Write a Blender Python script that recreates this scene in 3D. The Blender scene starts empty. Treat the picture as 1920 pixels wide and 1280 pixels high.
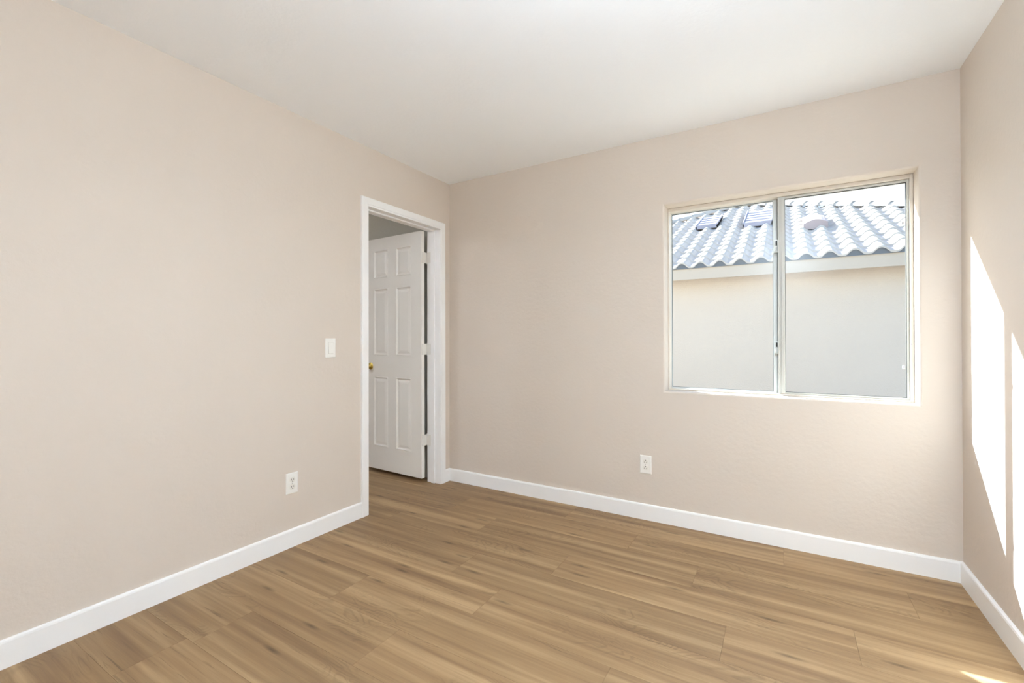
import bpy, bmesh, math, random
from mathutils import Vector, Matrix

S = bpy.context.scene
COL = S.collection
PI = math.pi

# ---------------------------------------------------------------- camera
YAW, PITCH, ROLL = 0.5406, 0.0047, -0.0021
cam_data = bpy.data.cameras.new('camera')
cam = bpy.data.objects.new('camera', cam_data)
COL.objects.link(cam)
_fw = Vector((-math.sin(YAW) * math.cos(PITCH), math.cos(YAW) * math.cos(PITCH), math.sin(PITCH)))
_r0 = Vector((math.cos(YAW), math.sin(YAW), 0))
_u0 = _r0.cross(_fw)
_r = _r0 * math.cos(ROLL) + _u0 * math.sin(ROLL)
_u = -_r0 * math.sin(ROLL) + _u0 * math.cos(ROLL)
M4 = Matrix((( _r.x, _u.x, -_fw.x, 2.3661), (_r.y, _u.y, -_fw.y, -2.9358), (_r.z, _u.z, -_fw.z, 1.152), (0, 0, 0, 1)))
cam.matrix_world = M4
cam_data.sensor_width = 36.0
cam_data.lens = 846.997 / 1920 * 36
cam_data.shift_y = -(640 - 633.65) / 1920
cam_data.clip_start = 0.02
cam_data.clip_end = 300
S.camera = cam

# ---------------------------------------------------------------- world, sun, exposure
SUN_TRAVEL = Vector((1.0, -0.88, -0.925)).normalized()
world = bpy.data.worlds.new('sky')
S.world = world
world.use_nodes = True
wn = world.node_tree
bg = wn.nodes['Background']
sky = wn.nodes.new('ShaderNodeTexSky')
sky.sky_type = 'NISHITA'
sky.sun_disc = False
sky.sun_elevation = math.asin(-SUN_TRAVEL.z)
sky.sun_rotation = math.atan2(-SUN_TRAVEL.x, -SUN_TRAVEL.y)
sky.air_density = 1.0
sky.dust_density = 1.2
sky.ozone_density = 1.0
wn.links.new(sky.outputs[0], bg.inputs[0])
bg.inputs[1].default_value = 0.062

sun_d = bpy.data.lights.new('sun', 'SUN')
sun = bpy.data.objects.new('sun', sun_d)
COL.objects.link(sun)
sun.location = (-6, 6, 8)
sun.rotation_euler = SUN_TRAVEL.to_track_quat('-Z', 'Y').to_euler()
sun_d.energy = 3.3
sun_d.angle = math.radians(0.53)
sun_d.color = (0.76, 0.89, 1.0)

S.view_settings.view_transform = 'Standard'
S.view_settings.look = 'None'
S.view_settings.gamma = 1
S.view_settings.use_curve_mapping = False
S.view_settings.exposure = 2.95
S.cycles.use_denoising = True
S.cycles.max_bounces = 14
S.cycles.diffuse_bounces = 10
S.cycles.transparent_max_bounces = 16
S.cycles.sample_clamp_indirect = 6.0

# ---------------------------------------------------------------- helpers
def srgb(r, g, b):
    def f(c):
        c /= 255.0
        return c / 12.92 if c <= 0.04045 else ((c + 0.055) / 1.055) ** 2.4
    return (f(r), f(g), f(b), 1.0)

def new_mat(name, color, rough=0.6, metal=0.0, spec=0.5, bump=None, var=0.0):
    """bump = (noise scale, strength, distance, detail); var = tiny tonal mottling of the paint itself"""
    m = bpy.data.materials.new(name)
    m.use_nodes = True
    nt = m.node_tree
    b = nt.nodes['Principled BSDF']
    b.inputs['Base Color'].default_value = color
    b.inputs['Roughness'].default_value = rough
    b.inputs['Metallic'].default_value = metal
    b.inputs['Specular IOR Level'].default_value = spec
    tc = nt.nodes.new('ShaderNodeTexCoord')
    if bump:
        n = nt.nodes.new('ShaderNodeTexNoise')
        n.inputs['Scale'].default_value = bump[0]
        n.inputs['Detail'].default_value = bump[3]
        nt.links.new(tc.outputs['Object'], n.inputs['Vector'])
        bp = nt.nodes.new('ShaderNodeBump')
        bp.inputs['Strength'].default_value = bump[1]
        bp.inputs['Distance'].default_value = bump[2]
        nt.links.new(n.outputs['Fac'], bp.inputs['Height'])
        nt.links.new(bp.outputs[0], b.inputs['Normal'])
    if var:
        n2 = nt.nodes.new('ShaderNodeTexNoise')
        n2.inputs['Scale'].default_value = 1.7
        n2.inputs['Detail'].default_value = 3
        nt.links.new(tc.outputs['Object'], n2.inputs['Vector'])
        mr = nt.nodes.new('ShaderNodeMapRange')
        mr.inputs['To Min'].default_value = 1 - var
        mr.inputs['To Max'].default_value = 1 + var
        nt.links.new(n2.outputs['Fac'], mr.inputs['Value'])
        mx = nt.nodes.new('ShaderNodeVectorMath')
        mx.operation = 'SCALE'
        mx.inputs[0].default_value = color[:3]
        nt.links.new(mr.outputs[0], mx.inputs['Scale'])
        nt.links.new(mx.outputs[0], b.inputs['Base Color'])
    return m

def link(name, bm, mats, parent=None, smooth=False, loc=None, rotz=0.0):
    me = bpy.data.meshes.new(name)
    bmesh.ops.recalc_face_normals(bm, faces=bm.faces[:])
    bm.to_mesh(me)
    bm.free()
    for m in (mats if isinstance(mats, (list, tuple)) else [mats]):
        me.materials.append(m)
    if smooth:
        for p in me.polygons:
            p.use_smooth = True
    o = bpy.data.objects.new(name, me)
    COL.objects.link(o)
    if parent:
        o.parent = parent
    if loc is not None:
        o.location = loc
    o.rotation_euler = (0, 0, rotz)
    return o

def empty(name, loc=(0, 0, 0), rotz=0.0):
    o = bpy.data.objects.new(name, None)
    o.empty_display_size = 0.1
    COL.objects.link(o)
    o.location = loc
    o.rotation_euler = (0, 0, rotz)
    return o

def tag(o, label, cat, kind=None, group=None):
    o['label'] = label
    o['category'] = cat
    if kind:
        o['kind'] = kind
    if group:
        o['group'] = group
    return o

def box(bm, a, b, bevel=0.0, seg=2, mi=0):
    x0, x1 = sorted((a[0], b[0])); y0, y1 = sorted((a[1], b[1])); z0, z1 = sorted((a[2], b[2]))
    vs = [bm.verts.new(c) for c in ((x0, y0, z0), (x1, y0, z0), (x1, y1, z0), (x0, y1, z0),
                                    (x0, y0, z1), (x1, y0, z1), (x1, y1, z1), (x0, y1, z1))]
    fs = [bm.faces.new([vs[i] for i in q]) for q in ((0, 3, 2, 1), (4, 5, 6, 7), (0, 1, 5, 4), (1, 2, 6, 5), (2, 3, 7, 6), (3, 0, 4, 7))]
    for f in fs:
        f.material_index = mi
    if bevel > 0:
        es = list({e for f in fs for e in f.edges})
        r = bmesh.ops.bevel(bm, geom=es, offset=bevel, segments=seg, profile=0.5, affect='EDGES')
        for f in r['faces']:
            f.material_index = mi
    return vs

def lathe(bm, prof, origin, axis, n=24, mi=0):
    """prof = [(distance along axis, radius)]"""
    ax = Vector(axis).normalized()
    t = Vector((0, 0, 1)) if abs(ax.z) < 0.9 else Vector((1, 0, 0))
    a = ax.cross(t).normalized(); b = ax.cross(a)
    rings = []
    for d, r in prof:
        c = Vector(origin) + ax * d
        rings.append([bm.verts.new(c + (a * math.cos(2 * PI * k / n) + b * math.sin(2 * PI * k / n)) * max(r, 1e-5)) for k in range(n)])
    for i in range(len(rings) - 1):
        for k in range(n):
            f = bm.faces.new((rings[i][k], rings[i][(k + 1) % n], rings[i + 1][(k + 1) % n], rings[i + 1][k]))
            f.material_index = mi
    for rg, rev in ((rings[0], True), (rings[-1], False)):
        f = bm.faces.new(rg[::-1] if rev else rg)
        f.material_index = mi

def extrude_profile(bm, prof, p0, p1, nrm, cut0=0.0, cut1=0.0):
    """Moulding: prof = [(out from wall, height)] closed loop, run along p0->p1, nrm = into the room.
    cut0/cut1 = mitre amount per metre of 'out' at each end."""
    p0 = Vector(p0); p1 = Vector(p1); n = Vector(nrm); d = (p1 - p0).normalized()
    A = [bm.verts.new(p0 + n * o + Vector((0, 0, h)) + d * (o * cut0)) for o, h in prof]
    B = [bm.verts.new(p1 + n * o + Vector((0, 0, h)) - d * (o * cut1)) for o, h in prof]
    k = len(prof)
    for i in range(k):
        bm.faces.new((A[i], A[(i + 1) % k], B[(i + 1) % k], B[i]))
    bm.faces.new(A[::-1]); bm.faces.new(B)

# ---------------------------------------------------------------- materials
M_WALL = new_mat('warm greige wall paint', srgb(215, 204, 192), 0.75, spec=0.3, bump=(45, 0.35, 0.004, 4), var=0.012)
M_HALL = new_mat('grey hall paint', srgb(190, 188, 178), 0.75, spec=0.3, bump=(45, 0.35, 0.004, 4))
M_CEIL = new_mat('white ceiling paint', srgb(247, 250, 253), 0.85, spec=0.2, bump=(60, 0.25, 0.003, 4))
M_TRIM = new_mat('white trim enamel', srgb(243, 243, 242), 0.35, spec=0.5)
M_DOOR = new_mat('white door enamel', srgb(238, 235, 228), 0.32, spec=0.5)
M_HINGE = new_mat('painted hinge', srgb(228, 226, 220), 0.4, spec=0.5)
M_BRASS = new_mat('polished brass', srgb(216, 190, 100), 0.30, metal=1.0)
M_PLATE = new_mat('white switch plastic', srgb(240, 238, 232), 0.35)
M_IVORY = new_mat('warm white receptacle plastic', srgb(232, 229, 220), 0.35)
M_SCREWP = new_mat('shadow gap plastic', srgb(205, 200, 192), 0.5)
M_DARK = new_mat('dark slot', srgb(40, 36, 32), 0.7)
M_SCREW = new_mat('screw metal', srgb(190, 188, 182), 0.35, metal=0.8)
M_FRAME = new_mat('off white window aluminium', srgb(218, 209, 196), 0.4)
M_SASH = new_mat('greyish white sash aluminium', srgb(198, 197, 190), 0.4)
M_STILE = new_mat('white window vinyl', srgb(205, 208, 206), 0.4)
M_GASKET = new_mat('dark glazing gasket', srgb(70, 70, 68), 0.7)
M_STUCCO = new_mat('pale stucco', srgb(224, 209, 195), 0.9, spec=0.1, bump=(55, 0.6, 0.01, 5), var=0.03)
M_OWN = new_mat('tan house stucco', srgb(190, 175, 155), 0.9, spec=0.1, bump=(55, 0.6, 0.01, 5))
M_FASCIA = new_mat('painted fascia', srgb(206, 191, 175), 0.75, spec=0.2)
M_GROUND = new_mat('gravel side yard', srgb(196, 184, 168), 0.95, spec=0.1, bump=(90, 0.9, 0.02, 6), var=0.06)
M_VENT = new_mat('dusty vent metal', srgb(178, 170, 180), 0.7)
M_VENTB = new_mat('pinkish vent metal', srgb(180, 158, 154), 0.7)
M_MORTAR = new_mat('grey bird stop mortar', srgb(120, 122, 126), 0.95, spec=0.1)
M_LENS = new_mat('frosted lamp glass', srgb(245, 242, 235), 0.4)

# clay-concrete tile: per-tile tone from noise
M_TILE = new_mat('concrete roof tile', srgb(206, 194, 183), 0.85, spec=0.2, bump=(25, 0.3, 0.01, 4))
nt = M_TILE.node_tree
_n = nt.nodes.new('ShaderNodeTexVoronoi'); _n.inputs['Scale'].default_value = 3.3
_tc = nt.nodes.new('ShaderNodeTexCoord'); nt.links.new(_tc.outputs['Object'], _n.inputs['Vector'])
_rp = nt.nodes.new('ShaderNodeValToRGB')
_rp.color_ramp.elements[0].color = srgb(200, 189, 179); _rp.color_ramp.elements[1].color = srgb(212, 200, 188)
nt.links.new(_n.outputs['Color'], _rp.inputs[0])
nt.links.new(_rp.outputs[0], nt.nodes['Principled BSDF'].inputs['Base Color'])

# window glass: clear sheet with a faint reflection
M_GLASS = bpy.data.materials.new('clear window glass')
M_GLASS.use_nodes = True
nt = M_GLASS.node_tree
nt.nodes.clear()
_o = nt.nodes.new('ShaderNodeOutputMaterial')
_t = nt.nodes.new('ShaderNodeBsdfTransparent'); _t.inputs[0].default_value = (0.97, 0.985, 0.98, 1)
_g = nt.nodes.new('ShaderNodeBsdfGlossy'); _g.inputs['Roughness'].default_value = 0.24
_lw = nt.nodes.new('ShaderNodeLayerWeight'); _lw.inputs[0].default_value = 0.5
_pw = nt.nodes.new('ShaderNodeMath'); _pw.operation = 'POWER'; _pw.inputs[1].default_value = 5.0
nt.links.new(_lw.outputs['Facing'], _pw.inputs[0])
_f = nt.nodes.new('ShaderNodeMath'); _f.operation = 'MULTIPLY_ADD'; _f.inputs[1].default_value = 0.4; _f.inputs[2].default_value = 0.016
nt.links.new(_pw.outputs[0], _f.inputs[0])
_m = nt.nodes.new('ShaderNodeMixShader')
nt.links.new(_f.outputs[0], _m.inputs[0]); nt.links.new(_t.outputs[0], _m.inputs[1]); nt.links.new(_g.outputs[0], _m.inputs[2])
nt.links.new(_m.outputs[0], _o.inputs[0])

# wood plank floor ------------------------------------------------
def floor_material():
    m = bpy.data.materials.new('oak plank floor')
    m.use_nodes = True
    nt = m.node_tree
    N = nt.nodes.new; L = nt.links.new
    b = nt.nodes['Principled BSDF']
    uv = N('ShaderNodeUVMap'); uv.uv_map = 'plank'
    rnd = N('ShaderNodeUVMap'); rnd.uv_map = 'random'
    sep = N('ShaderNodeSeparateXYZ'); L(uv.outputs[0], sep.inputs[0])
    sr = N('ShaderNodeSeparateXYZ'); L(rnd.outputs[0], sr.inputs[0])

    def math_(op, a, bb=None, c=None):
        n = N('ShaderNodeMath'); n.operation = op
        for i, v in enumerate((a, bb, c)):
            if v is None: continue
            if isinstance(v, (int, float)): n.inputs[i].default_value = v
            else: L(v, n.inputs[i])
        return n.outputs[0]
    offu = math_('MULTIPLY', sr.outputs[0], 37.0)
    offv = math_('MULTIPLY', sr.outputs[1], 23.0)
    U = math_('ADD', sep.outputs[0], offu)
    V = math_('ADD', sep.outputs[1], offv)

    def coords(su, sv, z=0.0):
        c = N('ShaderNodeCombineXYZ')
        L(math_('MULTIPLY', U, su), c.inputs[0]); L(math_('MULTIPLY', V, sv), c.inputs[1])
        if z: c.inputs[2].default_value = z
        return c.outputs[0]

    def noise(vec, scale, detail, rough=0.5, dist=0.0):
        n = N('ShaderNodeTexNoise')
        n.inputs['Scale'].default_value = scale; n.inputs['Detail'].default_value = detail
        n.inputs['Roughness'].default_value = rough; n.inputs['Distortion'].default_value = dist
        L(vec, n.inputs['Vector']); return n.outputs['Fac']

    def rng(v, a, bb, c, d):
        n = N('ShaderNodeMapRange'); n.clamp = True
        L(v, n.inputs[0])
        for i, k in enumerate((a, bb, c, d)): n.inputs[i + 1].default_value = k
        return n.outputs[0]
    broad = noise(coords(0.5, 11.0), 1.6, 2.5, 0.5, 0.4)             # long light / dark bands
    streak = noise(coords(1.1, 34.0, 3.0), 2.0, 6, 0.62, 0.3)       # fine fibre streaks
    fibre = noise(coords(9.0, 420.0, 7.0), 1.0, 3, 0.6)             # pores
    # cathedral figure: contour lines of a smooth stretched field, only in patches
    field = noise(coords(2.4, 7.5, 11.0), 1.3, 1.5, 0.4, 0.6)
    rings = math_('SINE', math_('MULTIPLY', field, 105.0))
    patch = rng(noise(coords(1.3, 3.4, 19.0), 1.5, 2), 0.52, 0.62, 0.0, 1.0)
    cath = math_('MULTIPLY', rng(rings, 0.1, 1.0, 0.0, 1.0), patch)
    # knots: sparse cells
    vo = N('ShaderNodeTexVoronoi'); vo.feature = 'F1'; vo.voronoi_dimensions = '2D'; vo.inputs['Scale'].default_value = 1.0
    L(coords(2.3, 12.0, 5.0), vo.inputs['Vector']); vo.inputs['Randomness'].default_value = 0.9
    knot = rng(vo.outputs['Distance'], 0.01, 0.15, 1.0, 0.0)
    pick = N('ShaderNodeSeparateColor'); L(vo.outputs['Color'], pick.inputs[0])
    knot = math_('MULTIPLY', knot, rng(pick.outputs[0], 0.74, 0.78, 0.0, 1.0))
    crack = noise(coords(2.2, 60.0, 29.0), 1.0, 4, 0.6, 1.2)
    crackm = math_('MULTIPLY', rng(crack, 0.60, 0.68, 0.0, 1.0), rng(noise(coords(1.6, 10, 31.0), 1.0, 1), 0.52, 0.66, 0, 1))
    t = math_('ADD', math_('MULTIPLY', rng(broad, 0.24, 0.76, 0, 1), 0.70), math_('MULTIPLY', rng(streak, 0.25, 0.75, 0, 1), 0.30))
    ramp = N('ShaderNodeValToRGB')
    cr = ramp.color_ramp
    cr.elements[0].position = 0.08; cr.elements[0].color = srgb(*FLOOR_DARK)
    cr.elements[1].position = 0.9; cr.elements[1].color = srgb(*FLOOR_LIGHT)
    e = cr.elements.new(0.5); e.color = srgb(*FLOOR_MID)
    L(t, ramp.inputs[0])
    # multiply factor
    k = math_('ADD', 0.93, math_('MULTIPLY', sr.outputs[2], 0.0))
    pl = rng(sr.outputs[0], 0, 1, 0.93, 1.06)
    k = math_('SUBTRACT', 1.0, math_('MULTIPLY', cath, 0.18))
    k = math_('MULTIPLY', k, math_('SUBTRACT', 1.0, math_('MULTIPLY', knot, 0.5)))
    k = math_('MULTIPLY', k, math_('SUBTRACT', 1.0, math_('MULTIPLY', crackm, 0.34)))
    k = math_('MULTIPLY', k, rng(fibre, 0.3, 0.7, 0.965, 1.03))
    k = math_('MULTIPLY', k, pl)
    mx = N('ShaderNodeVectorMath'); mx.operation = 'SCALE'
    L(ramp.outputs[0], mx.inputs[0]); L(k, mx.inputs['Scale'])
    L(mx.outputs[0], b.inputs['Base Color'])
    L(rng(streak, 0.3, 0.7, 0.46, 0.56), b.inputs['Roughness'])
    b.inputs['Specular IOR Level'].default_value = 0.35
    bp = N('ShaderNodeBump'); bp.inputs['Strength'].default_value = 0.12; bp.inputs['Distance'].default_value = 0.001
    L(fibre, bp.inputs['Height']); L(bp.outputs[0], b.inputs['Normal'])
    return m
FLOOR_DARK, FLOOR_MID, FLOOR_LIGHT = (124, 96, 68), (155, 126, 91), (187, 158, 119)
M_FLOOR = floor_material()
M_GAP = new_mat('plank joint', srgb(136, 110, 80), 0.8)

# ---------------------------------------------------------------- dimensions
W, H = 3.093, 2.44              # room width (x), ceiling height
YF = -3.55                      # wall behind the camera
HX = -3.0                       # far side of the next room
WT = 0.12                       # inner wall thickness
ET = 0.24                       # outer wall thickness
DY0, DY1, DZ = -0.855, -0.125, 2.045      # door opening
WX0, WX1, WZ0, WZ1 = 1.726, 2.9405, 0.829, 2.002   # window opening

# ---------------------------------------------------------------- floor
def make_floor():
    rnd = random.Random(4)
    me_bm = bmesh.new()
    uvl = me_bm.loops.layers.uv.new('plank')
    rvl = me_bm.loops.layers.uv.new('random')
    PW, PL = 0.23, 1.22
    g, dep = 0.0004, 0.0015
    # known end joints, one per row counted from the window wall
    joints = {0: 2.363, 1: 2.844, 2: 1.993, 3: 2.60, 4: 2.165, 5: 1.24, 6: 1.84, 7: 1.05, 8: 0.426, 9: 1.6, 10: 0.8}
    x_lo, x_hi = HX, W
    k = -1
    while True:
        y1 = -0.01 - (k * PW) if k > 0 else (-0.01 if k == 0 else 0.22)
        y1 = -0.01 - k * PW
        y0 = y1 - PW
        y1c = min(y1, 0.0)
        if y1c <= YF: break
        y0c = max(y0, YF)
        if y1c > y0c + 1e-4:
            j = joints.get(k, rnd.uniform(0, PL))
            xs = [j + n * PL for n in range(-6, 4)]
            xs = sorted([x for x in xs if x_lo < x < x_hi] + [x_lo, x_hi])
            for a, bb in zip(xs, xs[1:]):
                r1, r2 = rnd.random(), rnd.random()
                xa, xb, ya, yb = a + g, bb - g, y0c + g, y1c - g
                top = [me_bm.verts.new(c) for c in ((xa, ya, 0), (xb, ya, 0), (xb, yb, 0), (xa, yb, 0))]
                bot = [me_bm.verts.new(c) for c in ((a, y0c, -dep), (bb, y0c, -dep), (bb, y1c, -dep), (a, y1c, -dep))]
                fs = [(me_bm.faces.new(top), 0)]
                for i in range(4):
                    fs.append((me_bm.faces.new((bot[i], bot[(i + 1) % 4], top[(i + 1) % 4], top[i])), 1))
                for f, mi in fs:
                    f.material_index = mi
                    for lp in f.loops:
                        lp[uvl].uv = (lp.vert.co.x - a, lp.vert.co.y - y0)
                        lp[rvl].uv = (r1, r2)
        k += 1
    box(me_bm, (HX - 0.1, YF - 0.1, -0.12), (W + 0.1, 0.1, -0.002), mi=1)
    return link('floor', me_bm, [M_FLOOR, M_GAP])
tag(make_floor(), 'light brown oak plank floor running through the doorway', 'floor', 'structure')

# ---------------------------------------------------------------- ceiling and walls
bm = bmesh.new(); box(bm, (HX - 0.12, YF - 0.12, H), (W + 0.12, ET, H + 0.15))
tag(link('ceiling', bm, M_CEIL), 'plain white ceiling over the whole room', 'ceiling', 'structure')

def ring_wall(name, mat, outer, hole, y_front, y_back, bevel):
    """wall in the xz plane with a rectangular hole; front edge of the hole is bull-nosed"""
    bm = bmesh.new()
    xs = [outer[0], hole[0], hole[1], outer[1]]; zs = [outer[2], hole[2], hole[3], outer[3]]
    F = [[bm.verts.new((x, y_front, z)) for z in zs] for x in xs]
    B = [[bm.verts.new((x, y_back, z)) for z in zs] for x in xs]
    for i in range(3):
        for j in range(3):
            if i == 1 and j == 1: continue
            bm.faces.new((F[i][j], F[i + 1][j], F[i + 1][j + 1], F[i][j + 1]))
            f = bm.faces.new((B[i][j], B[i][j + 1], B[i + 1][j + 1], B[i + 1][j])); f.material_index = 1
    loop = [(1, 1), (2, 1), (2, 2), (1, 2)]
    edges = []
    for a in range(4):
        (i, j), (k, l) = loop[a], loop[(a + 1) % 4]
        bm.faces.new((F[i][j], F[k][l], B[k][l], B[i][j]))
        edges.append(bm.edges.get((F[i][j], F[k][l])))
    out = [(0, 0), (1, 0), (2, 0), (3, 0), (3, 1), (3, 2), (3, 3), (2, 3), (1, 3), (0, 3), (0, 2), (0, 1)]
    for a in range(12):
        (i, j), (k, l) = out[a], out[(a + 1) % 12]
        bm.faces.new((F[i][j], F[k][l], B[k][l], B[i][j]))
    bmesh.ops.bevel(bm, geom=edges, offset=bevel, segments=4, profile=0.5, affect='EDGES')
    return link(name, bm, mat)
tag(ring_wall('wall_back', [M_WALL, M_OWN], (-WT, W, 0, H), (WX0, WX1, WZ0, WZ1), 0.0, ET, 0.011),
    'greige painted wall that holds the sliding window', 'wall', 'structure')

# left wall: one slab with a door-shaped notch
bm = bmesh.new()
ys = [YF, DY0 - 0.02, DY1 + 0.02, 0.0]; zs = [0.0, DZ + 0.02, H]
A = [[bm.verts.new((0, y, z)) for z in zs] for y in ys]; B = [[bm.verts.new((-WT, y, z)) for z in zs] for y in ys]
for i in range(3):
    for j in range(2):
        if (i, j) == (1, 0): continue
        bm.faces.new((A[i][j], A[i + 1][j], A[i + 1][j + 1], A[i][j + 1]))
        bm.faces.new((B[i][j], B[i][j + 1], B[i + 1][j + 1], B[i + 1][j]))
edge = [(0, 0), (1, 0), (1, 1), (2, 1), (2, 0), (3, 0), (3, 1), (3, 2), (2, 2), (1, 2), (0, 2), (0, 1)]
for k in range(12):
    (i, j), (m_, n_) = edge[k], edge[(k + 1) % 12]
    bm.faces.new((A[i][j], A[m_][n_], B[m_][n_], B[i][j]))
tag(link('wall_left', bm, M_WALL), 'long greige painted wall with the doorway', 'wall', 'structure')

bm = bmesh.new(); box(bm, (W, YF - 0.12, 0), (W + 0.12, ET, H))
tag(link('wall_right', bm, M_WALL), 'greige wall on the right with sun patches falling on it', 'wall', 'structure')
bm = bmesh.new(); box(bm, (HX, YF - 0.12, 0), (W, YF, H))
tag(link('wall_front', bm, M_WALL), 'greige wall behind the camera', 'wall', 'structure')
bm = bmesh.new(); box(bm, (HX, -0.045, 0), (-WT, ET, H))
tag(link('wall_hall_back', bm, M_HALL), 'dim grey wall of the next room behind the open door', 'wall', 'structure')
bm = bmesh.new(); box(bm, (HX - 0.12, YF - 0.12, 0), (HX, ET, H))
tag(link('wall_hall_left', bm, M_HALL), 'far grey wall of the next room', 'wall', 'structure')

# ---------------------------------------------------------------- baseboards
BB = [(0, 0), (0.013, 0), (0.013, 0.090), (0.011, 0.0965), (0.006, 0.100), (0, 0.100)]
def baseboard(name, p0, p1, n, c0, c1, label):
    bm = bmesh.new(); extrude_profile(bm, BB, p0, p1, n, c0, c1)
    tag(link(name, bm, M_TRIM), label, 'baseboard', 'structure')
baseboard('baseboard_back', (0, 0, 0), (W, 0, 0), (0, -1, 0), 1, 1, 'white baseboard along the window wall')
baseboard('baseboard_right', (W, 0, 0), (W, YF, 0), (-1, 0, 0), 1, 1, 'white baseboard along the right wall')
baseboard('baseboard_left', (0, YF, 0), (0, DY0 - 0.0595, 0), (1, 0, 0), 1, 0, 'white baseboard along the left wall up to the door trim')
baseboard('baseboard_corner', (0, DY1 + 0.0585, 0), (0, 0, 0), (1, 0, 0), 0, 1, 'short stub of white baseboard between door trim and corner')
baseboard('baseboard_front', (W, YF, 0), (0, YF, 0), (0, 1, 0), 1, 1, 'white baseboard behind the camera')

# ---------------------------------------------------------------- door trim
trim = empty('trim_1', (0, (DY0 + DY1) / 2, 0))
tag(trim, 'white painted door casing and jamb around the doorway', 'door trim', 'structure')
tl = Vector(trim.location)
def in_trim(bm):
    for v in bm.verts: v.co -= tl
    return bm
def casing(side):
    """mitred three-sided casing on the wall face; side = +1 room side, -1 next room"""
    bm = bmesh.new()
    x0 = 0 if side > 0 else -WT
    CW = 0.057
    ins, insz = 0.002, -0.002
    prof = [(0.0, 0.0), (0.0, 0.010), (0.004, 0.012), (0.010, 0.0115), (0.014, 0.0145), (0.047, 0.0165), (0.054, 0.0165), (CW, 0.013), (CW, 0.0)]
    path = [((DY0 - ins), 0.0, -1, 0), ((DY0 - ins), DZ + insz, -1, 1), ((DY1 + 0.001), DZ + insz, 1, 1), ((DY1 + 0.001), 0.0, 1, 0)]
    rings = []
    for y, z, sy, sz in path:
        rings.append([bm.verts.new((x0 + side * t, y + sy * w, z + sz * w)) for w, t in prof])
    k = len(prof)
    for a, b in zip(rings, rings[1:]):
        for i in range(k):
            bm.faces.new((a[i], a[(i + 1) % k], b[(i + 1) % k], b[i]))
    bm.faces.new(rings[0]); bm.faces.new(rings[-1][::-1])
    return in_trim(bm)
link('casing', casing(1), M_TRIM, trim)
link('casing', casing(-1), M_TRIM, trim)
bm = bmesh.new()
JT = 0.0195
box(bm, (-WT - 0.001, DY0 - JT, 0), (0.001, DY0, DZ), 0.0015, 1)
box(bm, (-WT - 0.001, DY1, 0), (0.001, DY1 + JT, DZ), 0.0015, 1)
box(bm, (-WT - 0.001, DY0 - JT, DZ), (0.001, DY1 + JT, DZ + JT), 0.0015, 1)
link('jamb', in_trim(bm), M_TRIM, trim)
bm = bmesh.new()
sx0, sx1, st = -0.083, -0.047, 0.011
box(bm, (sx0, DY0, 0), (sx1, DY0 + st, DZ), 0.002, 2)
box(bm, (sx0, DY1 - st, 0), (sx1, DY1, DZ), 0.002, 2)
box(bm, (sx0, DY0 + st - 0.002, DZ - st), (sx1, DY1 - st + 0.002, DZ), 0.002, 2)
link('door_stop', in_trim(bm), M_TRIM, trim)

# ---------------------------------------------------------------- door, opened into the next room
LW, LZ0, LZ1, LT = 0.702, 0.036, 2.040, 0.035
PIV = Vector((-0.1335, -0.1185, 0))
door = empty('door_1', (PIV.x, PIV.y, 0))
tag(door, 'white six panel door with brass knob, standing open into the next room', 'door', 'structure')
ANG = math.radians(2.4)
# local frame: +x along leaf away from hinge, +y = towards the side facing the camera
ex = Vector((-math.cos(ANG), math.sin(ANG), 0)); ey = Vector((-math.sin(ANG), -math.cos(ANG), 0))
def leaf_xf(bm):
    for v in bm.verts:
        c = v.co.copy()
        v.co = ex * c.x + ey * c.y + Vector((0, 0, c.z))
    return bm
L0 = 0.006      # leaf starts this far from the pin
Y0 = 0.027      # back face offset from the pin
def make_leaf():
    bm = bmesh.new()
    us = [0, 0.117, 0.297, 0.396, 0.576, LW]
    zs = [LZ0, 0.236, 0.838, 1.025, 1.600, 1.695, 1.935, LZ1]
    for face in (0, 1):
        y = Y0 + (LT if face else 0); s = 1 if face else -1
        V = {}
        def vt(i, j):
            if (i, j) not in V: V[(i, j)] = bm.verts.new((L0 + us[i], y, zs[j]))
            return V[(i, j)]
        for i in range(5):
            for j in range(7):
                q = [vt(i, j), vt(i + 1, j), vt(i + 1, j + 1), vt(i, j + 1)]
                if i in (1, 3) and j in (1, 3, 5):
                    prev = q
                    a0, a1, b0, b1 = L0 + us[i], L0 + us[i + 1], zs[j], zs[j + 1]
                    for ins, d in ((0.004, 0.0035), (0.008, -0.0005), (0.013, -0.0075), (0.020, -0.0085), (0.030, -0.0045), (0.042, -0.0015)):
                        nx = [bm.verts.new((x, y + s * d, z)) for x, z in ((a0 + ins, b0 + ins), (a1 - ins, b0 + ins), (a1 - ins, b1 - ins), (a0 + ins, b1 - ins))]
                        for t in range(4):
                            bm.faces.new((prev[t], prev[(t + 1) % 4], nx[(t + 1) % 4], nx[t]))
                        prev = nx
                    bm.faces.new(prev)
                else:
                    bm.faces.new(q)
        if face == 0: VB = V
        else: VF = V
    def strip(keys):
        for a, b in zip(keys, keys[1:]):
            bm.faces.new((VB[a], VB[b], VF[b], VF[a]))
    strip([(i, 0) for i in range(6)]); strip([(i, 7) for i in range(6)])
    strip([(0, j) for j in range(8)]); strip([(5, j) for j in range(8)])
    return leaf_xf(bm)
leaf = link('door_leaf', make_leaf(), M_DOOR, door)
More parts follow.
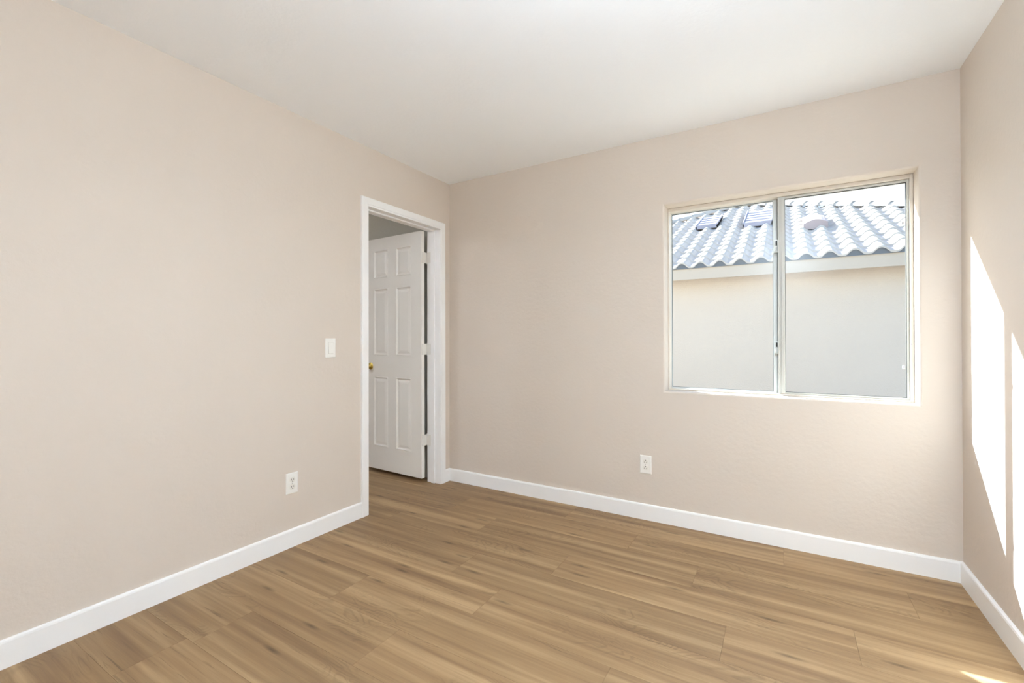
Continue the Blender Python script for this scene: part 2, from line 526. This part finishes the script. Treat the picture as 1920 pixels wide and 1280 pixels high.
for z in (1.825, 1.080, 0.341):
    bm = bmesh.new()
    lathe(bm, [(-0.0475, 0.0035), (-0.046, 0.0062), (-0.0152, 0.0062), (-0.015, 0.0056), (-0.0145, 0.0062), (0.0145, 0.0062), (0.015, 0.0056), (0.0152, 0.0062), (0.046, 0.0062), (0.049, 0.003)], (0, 0, z), (0, 0, 1), 16)
    # plate from pin onto the leaf edge
    box(bm, (0.002, 0.0, z - 0.044), (L0 + 0.0005, Y0 + 0.030, z + 0.044))
    leaf_xf(bm)
    # plate lying on the jamb, reaching the pin
    jx = -WT - PIV.x; jy = DY1 - PIV.y
    box(bm, (-0.002, jy - 0.0025, z - 0.044), (jx + 0.030, jy - 0.0003, z + 0.044))
    link('hinge', bm, M_HINGE, door)
for s, nm in ((1, 'front'), (-1, 'back')):
    bm = bmesh.new()
    yf = Y0 + (LT if s > 0 else 0)
    lathe(bm, [(-0.001, 0.031), (0.002, 0.032), (0.005, 0.029), (0.008, 0.016), (0.010, 0.0115), (0.022, 0.0105), (0.030, 0.016),
               (0.036, 0.0235), (0.044, 0.0265), (0.052, 0.0255), (0.058, 0.020), (0.0605, 0.010), (0.061, 0.0)],
          (L0 + LW - 0.083, yf, 0.927), (0, s, 0), 28)
    link('door_knob', leaf_xf(bm), M_BRASS, door, smooth=True)

# ---------------------------------------------------------------- window
win = empty('window_1', ((WX0 + WX1) / 2, 0.10, WZ0))
tag(win, 'wide two pane sliding window with off white frame looking onto a tiled roof', 'window', 'structure')
wl = Vector(win.location)
def in_win(bm):
    for v in bm.verts: v.co -= wl
    return bm
def rect_frame(bm, x0, x1, z0, z1, y0, y1, l, r, b, t, bevel=0.0015):
    box(bm, (x0, y0, z0), (x0 + l, y1, z1), bevel, 1)
    box(bm, (x1 - r, y0, z0), (x1, y1, z1), bevel, 1)
    box(bm, (x0 + l - 0.001, y0, z0), (x1 - r + 0.001, y1, z0 + b), bevel, 1)
    box(bm, (x0 + l - 0.001, y0, z1 - t), (x1 - r + 0.001, y1, z1), bevel, 1)
FX0, FX1, FZ0, FZ1 = WX0 + 0.0005, WX1 - 0.0005, WZ0 + 0.0005, WZ1 - 0.0005
bm = bmesh.new()
rect_frame(bm, FX0, FX1, FZ0, FZ1, 0.100, 0.205, 0.009, 0.014, 0.009, 0.021)
link('window_frame', in_win(bm), M_FRAME, win)
# fixed left light (outer track)
LX0, LX1 = FX0 + 0.009, 2.341
Z0i, Z1i = FZ0 + 0.0085, FZ1 - 0.021
bm = bmesh.new()
rect_frame(bm, LX0, LX1, Z0i, Z1i, 0.158, 0.186, 0.003, 0.024, 0.006, 0.003, 0.0005)
fixed = link('fixed_sash', in_win(bm), M_STILE, win)
bm = bmesh.new(); box(bm, (LX0 + 0.003, 0.170, Z0i + 0.006), (LX1 - 0.024, 0.174, Z1i - 0.003))
link('pane', in_win(bm), M_GLASS, fixed)
bm = bmesh.new(); rect_frame(bm, LX0 + 0.003, LX1 - 0.024, Z0i + 0.006, Z1i - 0.003, 0.1665, 0.1695, 0.0025, 0.002, 0.002, 0.003, 0)
link('gasket', in_win(bm), M_GASKET, fixed)
# sliding right sash (inner track)
SX0, SX1, SZ0, SZ1 = 2.341, FX1 - 0.0145, FZ0 + 0.0095, FZ1 - 0.0225
bm = bmesh.new()
rect_frame(bm, SX0, SX1, SZ0, SZ1, 0.116, 0.142, 0.036, 0.0105, 0.010, 0.012, 0.001)
# raised interlock rib along the meeting stile
box(bm, (SX0 + 0.001, 0.111, SZ0), (SX0 + 0.007, 0.117, SZ1), 0.001, 1)
box(bm, (SX0 + 0.018, 0.111, SZ0), (SX0 + 0.033, 0.117, SZ1), 0.001, 1)
sash = link('sliding_sash', in_win(bm), M_SASH, win)
bm = bmesh.new(); box(bm, (SX0 + 0.036, 0.127, SZ0 + 0.010), (SX1 - 0.0105, 0.131, SZ1 - 0.012))
link('pane', in_win(bm), M_GLASS, sash)
bm = bmesh.new(); rect_frame(bm, SX0 + 0.0355, SX1 - 0.010, SZ0 + 0.0095, SZ1 - 0.0115, 0.120, 0.1265, 0.0025, 0.003, 0.0025, 0.004, 0)
link('gasket', in_win(bm), M_GASKET, sash)
bm = bmesh.new(); box(bm, (2.3375, 0.1425, SZ0), (2.3415, 0.157, SZ1))  # dark strip put in for the shaded gap between the two stiles
link('dark_gap_strip', in_win(bm), M_GASKET, win)
# latches on the meeting stile
for z in (1.700, 1.105):
    bm = bmesh.new()
    box(bm, (2.322, 0.128, z - 0.036), (2.342, 0.158, z + 0.036), 0.002, 1)
    box(bm, (2.326, 0.120, z - 0.030), (2.339, 0.129, z - 0.002), 0.002, 1)
    box(bm, (2.324, 0.116, z - 0.028), (2.332, 0.124, z - 0.012), 0.002, 1)
    box(bm, (2.331, 0.1255, z + 0.004), (2.338, 0.1285, z + 0.030), 0, mi=1)
    link('latch', in_win(bm), [M_STILE, M_DARK], win)
for z in (1.757, 1.008):  # small raised tabs standing in for sticker residue on the glass edge
    bm = bmesh.new()
    box(bm, (2.897, 0.122, z - 0.009), (2.908, 0.1268, z + 0.009), 0.001, 1)
    box(bm, (2.900, 0.1212, z - 0.004), (2.905, 0.1222, z + 0.005), mi=1)
    link('residue_mark', in_win(bm), [M_STILE, M_VENT], win)
bm = bmesh.new(); lathe(bm, [(0, 0.0035), (0.001, 0.0035), (0.0015, 0.002)], (2.929, 0.100, 1.127), (0, -1, 0), 12)
link('screw', in_win(bm), M_VENT, win)

# ---------------------------------------------------------------- outlets and switch
def wallplate(bm, w, h, d=0.006):
    hw, hh = w / 2, h / 2
    V = []
    for ins, y in ((0, 0), (0, -0.0025), (0.0015, -0.0045), (0.005, -d)):
        V.append([bm.verts.new((x, y, z)) for x, z in ((-hw + ins, -hh + ins), (hw - ins, -hh + ins), (hw - ins, hh - ins), (-hw + ins, hh - ins))])
    for a, b in zip(V, V[1:]):
        for i in range(4):
            bm.faces.new((a[i], a[(i + 1) % 4], b[(i + 1) % 4], b[i]))
    bm.faces.new(V[-1]); bm.faces.new(V[0][::-1])

def outlet(loc, rotz, flip, label):
    t = empty('wall_outlet', loc, rotz)
    tag(t, label, 'outlet', group=None)
    bm = bmesh.new(); wallplate(bm, 0.072, 0.116)
    link('cover_plate', bm, M_PLATE, t)
    s = -1 if flip else 1
    for cz in (0.0195, -0.0195):
        bm = bmesh.new()
        n = 28; R = 0.0172
        pts = []
        for k in range(n):
            a = 2 * PI * k / n
            pts.append((R * math.cos(a), max(-0.0138, min(0.0138, R * math.sin(a)))))
        f0 = [bm.verts.new((x, -0.0055, z + cz)) for x, z in pts]
        f1 = [bm.verts.new((x * 0.98, -0.0078, cz + z * 0.98)) for x, z in pts]
        for k in range(n): bm.faces.new((f0[k], f0[(k + 1) % n], f1[(k + 1) % n], f1[k]))
        bm.faces.new(f1)
        r = link('receptacle', bm, M_IVORY, t)
        bm = bmesh.new()
        box(bm, (-0.0078, -0.0083, cz - 0.001 + s * 0.003 - 0.0045), (-0.0056, -0.0070, cz - 0.001 + s * 0.003 + 0.0045))
        box(bm, (0.0054, -0.0083, cz - 0.001 + s * 0.003 - 0.0038), (0.0076, -0.0070, cz - 0.001 + s * 0.003 + 0.0038))
        lathe(bm, [(0, 0.0026), (0.0013, 0.0026)], (0, -0.0070, cz - s * 0.0085), (0, -1, 0), 12)
        link('slots', bm, M_DARK, r)
    bm = bmesh.new(); lathe(bm, [(0, 0.003), (0.0012, 0.0028), (0.0016, 0.0015)], (0, -0.0058, 0), (0, -1, 0), 12)
    link('screw', bm, M_SCREW, t)
    return t
outlet((1.6055, 0, 0.352), 0, True, 'white double outlet low on the window wall, below and left of the window')
outlet((0, -1.397, 0.3545), PI / 2, False, 'white double outlet low on the left wall, below the light switch')

sw = empty('light_switch', (0, -1.146, 1.1075), PI / 2)
tag(sw, 'white single rocker light switch on the left wall beside the door trim', 'light switch')
bm = bmesh.new(); wallplate(bm, 0.072, 0.116)
link('cover_plate', bm, M_PLATE, sw)
bm = bmesh.new()
box(bm, (-0.0178, -0.0066, -0.0348), (0.0178, -0.0058, 0.0348))
link('rocker_frame', bm, M_SCREWP, sw)
bm = bmesh.new()
vs = box(bm, (-0.0163, -0.0075, -0.0330), (0.0163, -0.0060, 0.0330), 0)
for v in vs:
    if v.co.y < -0.007:
        v.co.y = -0.0105 if v.co.z < 0 else -0.0072
link('rocker', bm, M_PLATE, sw)

# ---------------------------------------------------------------- house next door
HY = 4.46                       # eave line
EZ = 2.300                      # eave tile height
TANP = 5 / 12
XP, XL, XR = 1.50, -3.96, 6.96  # peak, left and right eave corners
nb = empty('neighbour_house', (XP, HY, 0))
tag(nb, 'pale stucco house with white sunlit barrel tile roof beyond the window', 'house')
def in_nb(bm):
    for v in bm.verts: v.co -= Vector((XP, HY, 0))
    return bm
SIDE = (XR - XL)
bm = bmesh.new()
box(bm, (XL + 0.45, HY + 0.40, -0.15), (XR - 0.45, HY + SIDE - 0.45, 2.16))
link('wall', in_nb(bm), M_STUCCO, nb)
bm = bmesh.new()
box(bm, (XL, HY + 0.02, 2.085), (XR, HY + 0.06, 2.274), 0.003, 1)
link('fascia', in_nb(bm), M_FASCIA, nb)
bm = bmesh.new()
box(bm, (XL, HY + 0.06, 2.15), (XR, HY + SIDE, 2.17))
link('soffit', in_nb(bm), M_FASCIA, nb)

TP, EXPO = 0.271, 0.355
def s_prof(t):
    """S tile cross-section over one tile, t in 0..1 -> height"""
    t = t % 1.0
    if t < 0.60:
        return 0.062 * math.sin(PI * t / 0.60) ** 0.85
    return -0.012 * math.sin(PI * (t - 0.60) / 0.40)
PHASE = 2.64
def tile_plane():
    bm = bmesh.new()
    cosp = 1 / math.sqrt(1 + TANP * TANP)
    dy = EXPO * cosp; nrow = int(5.46 / dy) + 1
    n_per = 12
    step = TP / n_per
    prev_top = None
    for r in range(nrow):
        y0 = HY + r * dy; y1 = y0 + dy
        a = r * dy
        x0 = XL + a; x1 = XR - a
        if x1 - x0 < 0.05: break
        k0 = math.ceil((x0 + 0.02) / step); k1 = math.floor((x1 - 0.02) / step)
        lipz = 0.024
        rows = []
        for (yy, add, zz) in ((y0, 0.0, y0), (y0, lipz, y0), (y0 + 0.012, lipz + 0.003, y0 + 0.012), (y1 + 0.02, 0.002, y1 + 0.02)):
            rows.append([bm.verts.new((k * step, yy, EZ - 0.03 + (yy - HY) * TANP + add + s_prof((k * step - PHASE) / TP + 0.30))) for k in range(k0, k1 + 1)])
        for A, B in zip(rows, rows[1:]):
            for i in range(len(A) - 1):
                bm.faces.new((A[i], A[i + 1], B[i + 1], B[i]))
    # plain closing planes on the three hidden sides
    pk = (XP, HY + 5.46, EZ + 5.46 * TANP - 0.05)
    c = [(XL, HY, EZ - 0.05), (XR, HY, EZ - 0.05), (XR, HY + SIDE, EZ - 0.05), (XL, HY + SIDE, EZ - 0.05)]
    P = bm.verts.new(pk); C = [bm.verts.new(q) for q in c]
    for i in range(4):
        bm.faces.new((C[i], C[(i + 1) % 4], P))
    o = link('tile_roof', in_nb(bm), M_TILE, nb)
    for p in o.data.polygons: p.use_smooth = False
    return o
roof = tile_plane()
# grey closures under the lowest barrels
bm = bmesh.new()
step = TP / 12
k0 = math.ceil(XL / step); k1 = math.floor(XR / step)
lo = [bm.verts.new((k * step, HY + 0.015, EZ - 0.045)) for k in range(k0, k1)]
hi = [bm.verts.new((k * step, HY + 0.015, EZ - 0.03 + s_prof((k * step - PHASE) / TP + 0.30) + 0.006)) for k in range(k0, k1)]
for i in range(len(lo) - 1):
    bm.faces.new((lo[i], lo[i + 1], hi[i + 1], hi[i]))
link('bird_stop', in_nb(bm), M_MORTAR, nb)

def hip_caps(p0, p1):
    """half-barrel caps lapped along a hip from the low end p0 to the peak p1"""
    bm = bmesh.new()
    p0 = Vector(p0); p1 = Vector(p1)
    d = (p1 - p0); L = d.length; d.normalize()
    side = d.cross(Vector((0, 0, 1))).normalized(); up = side.cross(d).normalized()
    n = int(L / 0.36)
    for k in range(n + 1):
        a = p0 + d * (k * 0.36)
        for s0, s1, r0, r1, lift in ((0, 0.40, 0.105, 0.096, 0.012),):
            A = []; B = []; A2 = []
            for q in range(13):
                th = PI * q / 12
                A.append(bm.verts.new(a + d * s0 + side * (r0 * math.cos(th)) + up * (r0 * math.sin(th) * 0.95 + lift - 0.02)))
                A2.append(bm.verts.new(a + d * s0 + side * ((r0 - 0.014) * math.cos(th)) + up * ((r0 - 0.014) * math.sin(th) * 0.95 + lift - 0.02)))
                B.append(bm.verts.new(a + d * s1 + side * (r1 * math.cos(th)) + up * (r1 * math.sin(th) * 0.95 - 0.02)))
            for q in range(12):
                bm.faces.new((A[q], A[q + 1], B[q + 1], B[q]))
                bm.faces.new((A[q], A2[q], A2[q + 1], A[q + 1]))
    return bm
pk = (XP, HY + 5.46, EZ + 5.46 * TANP)
link('hip_cap', in_nb(hip_caps((XL, HY, EZ + 0.0), pk)), M_TILE, nb)
link('hip_cap', in_nb(hip_caps((XR, HY, EZ + 0.0), pk)), M_TILE, nb)

def louvre_vent(x, y, w, l, n, mat):
    """flat louvred roof vent laid on the slope"""
    bm = bmesh.new()
    z = EZ + (y - HY) * TANP
    box(bm, (x - w / 2, y, z + 0.015), (x + w / 2, y + l, z + 0.075))
    for k in range(n):
        yy = y + l * k / n
        box(bm, (x - w / 2 + 0.02, yy, z + 0.075), (x + w / 2 - 0.02, yy + l / n * 0.55, z + 0.100))
    box(bm, (x + w / 2 - 0.02, y, z + 0.015), (x + w / 2, y + l, z + 0.115))
    box(bm, (x - w / 2, y, z + 0.015), (x - w / 2 + 0.02, y + l, z + 0.115))
    zc = z
    for v in bm.verts: v.co.z += (v.co.y - y) * TANP
    return bm
link('roof_vent', in_nb(louvre_vent(1.95, 6.90, 0.50, 1.35, 5, M_VENT)), M_VENT, nb)
link('roof_vent', in_nb(louvre_vent(1.00, 7.25, 0.42, 1.00, 4, M_VENT)), M_VENT, nb)
# small dormer vent: a low curved hood with an open face towards the eave
bm = bmesh.new()
vx, vy, vw, vl = 2.84, 6.15, 0.34, 0.80
def plane_z(y): return EZ + (y - HY) * TANP
fr = []; bk = []
for q in range(9):
    s = q / 8; x = vx - vw / 2 + vw * s
    fr.append(bm.verts.new((x, vy, plane_z(vy) + 0.10 + 0.06 * math.sin(PI * s))))
    bk.append(bm.verts.new((x, vy + vl, plane_z(vy + vl) + 0.06 + 0.03 * math.sin(PI * s))))
for q in range(8): bm.faces.new((fr[q], fr[q + 1], bk[q + 1], bk[q]))
b0 = [bm.verts.new((vx - vw / 2, vy, plane_z(vy))), bm.verts.new((vx + vw / 2, vy, plane_z(vy)))]
c0 = [bm.verts.new((vx - vw / 2, vy + vl, plane_z(vy + vl))), bm.verts.new((vx + vw / 2, vy + vl, plane_z(vy + vl)))]
bm.faces.new([b0[0], b0[1]] + fr[::-1])
bm.faces.new((b0[0], fr[0], bk[0], c0[0])); bm.faces.new((b0[1], c0[1], bk[-1], fr[-1]))
link('hooded_vent', in_nb(bm), M_VENTB, nb)['label'] = 'pinkish hooded vent'

# ground between the houses
bm = bmesh.new(); box(bm, (-40, ET, -0.35), (40, 40, -0.15))
tag(link('gravel_ground', bm, M_GROUND), 'tan gravel side yard between the two houses', 'ground', 'structure')
# unseen roof slab of this house with its short eave, stops sky leaks
bm = bmesh.new(); box(bm, (HX - 0.6, YF - 0.6, H + 0.15), (W + 0.6, ET + 0.02, H + 0.30))
tag(link('roof_slab', bm, M_OWN), 'roof deck above this room, outside', 'roof', 'structure')

# ---------------------------------------------------------------- added fill lamps that brighten the two rooms (both out of this view)
def drum_fill_lamp(x, y, strength, label, color, drop=0.0):
    """added fill lamp shaped as a white drum; the glowing shade itself is the light"""
    t = empty('added_fill_lamp', (x, y, H))
    tag(t, label, 'ceiling light')
    bm = bmesh.new(); lathe(bm, [(0, 0.065), (0.020, 0.065), (0.026, 0.012), (drop + 0.032, 0.012)], (0, 0, 0), (0, 0, -1), 32)
    link('fill_lamp_base', bm, M_TRIM, t)
    bm = bmesh.new(); lathe(bm, [(0.030, 0.195), (0.034, 0.20), (0.145, 0.20), (0.155, 0.19), (0.160, 0.0)], (0, 0, -drop), (0, 0, -1), 48)
    m = bpy.data.materials.new('glowing fill lamp shade'); m.use_nodes = True
    b = m.node_tree.nodes['Principled BSDF']
    b.inputs['Base Color'].default_value = (0.85, 0.85, 0.83, 1)
    b.inputs['Emission Color'].default_value = color + (1.0,)
    b.inputs['Emission Strength'].default_value = strength
    link('fill_lamp_shade', bm, m, t)
    bm = bmesh.new(); lathe(bm, [(0.158, 0.012), (0.170, 0.010), (0.176, 0.004)], (0, 0, -drop), (0, 0, -1), 16)
    link('finial', bm, M_TRIM, t)
drum_fill_lamp(2.4, -2.35, 8.8, 'added white drum fill lamp, out of view in this room', (0.71, 0.85, 1.0), 0.36)
drum_fill_lamp(-1.6, -2.4, 4.2, 'added white drum fill lamp, out of view in the next room', (0.88, 0.92, 1.0))
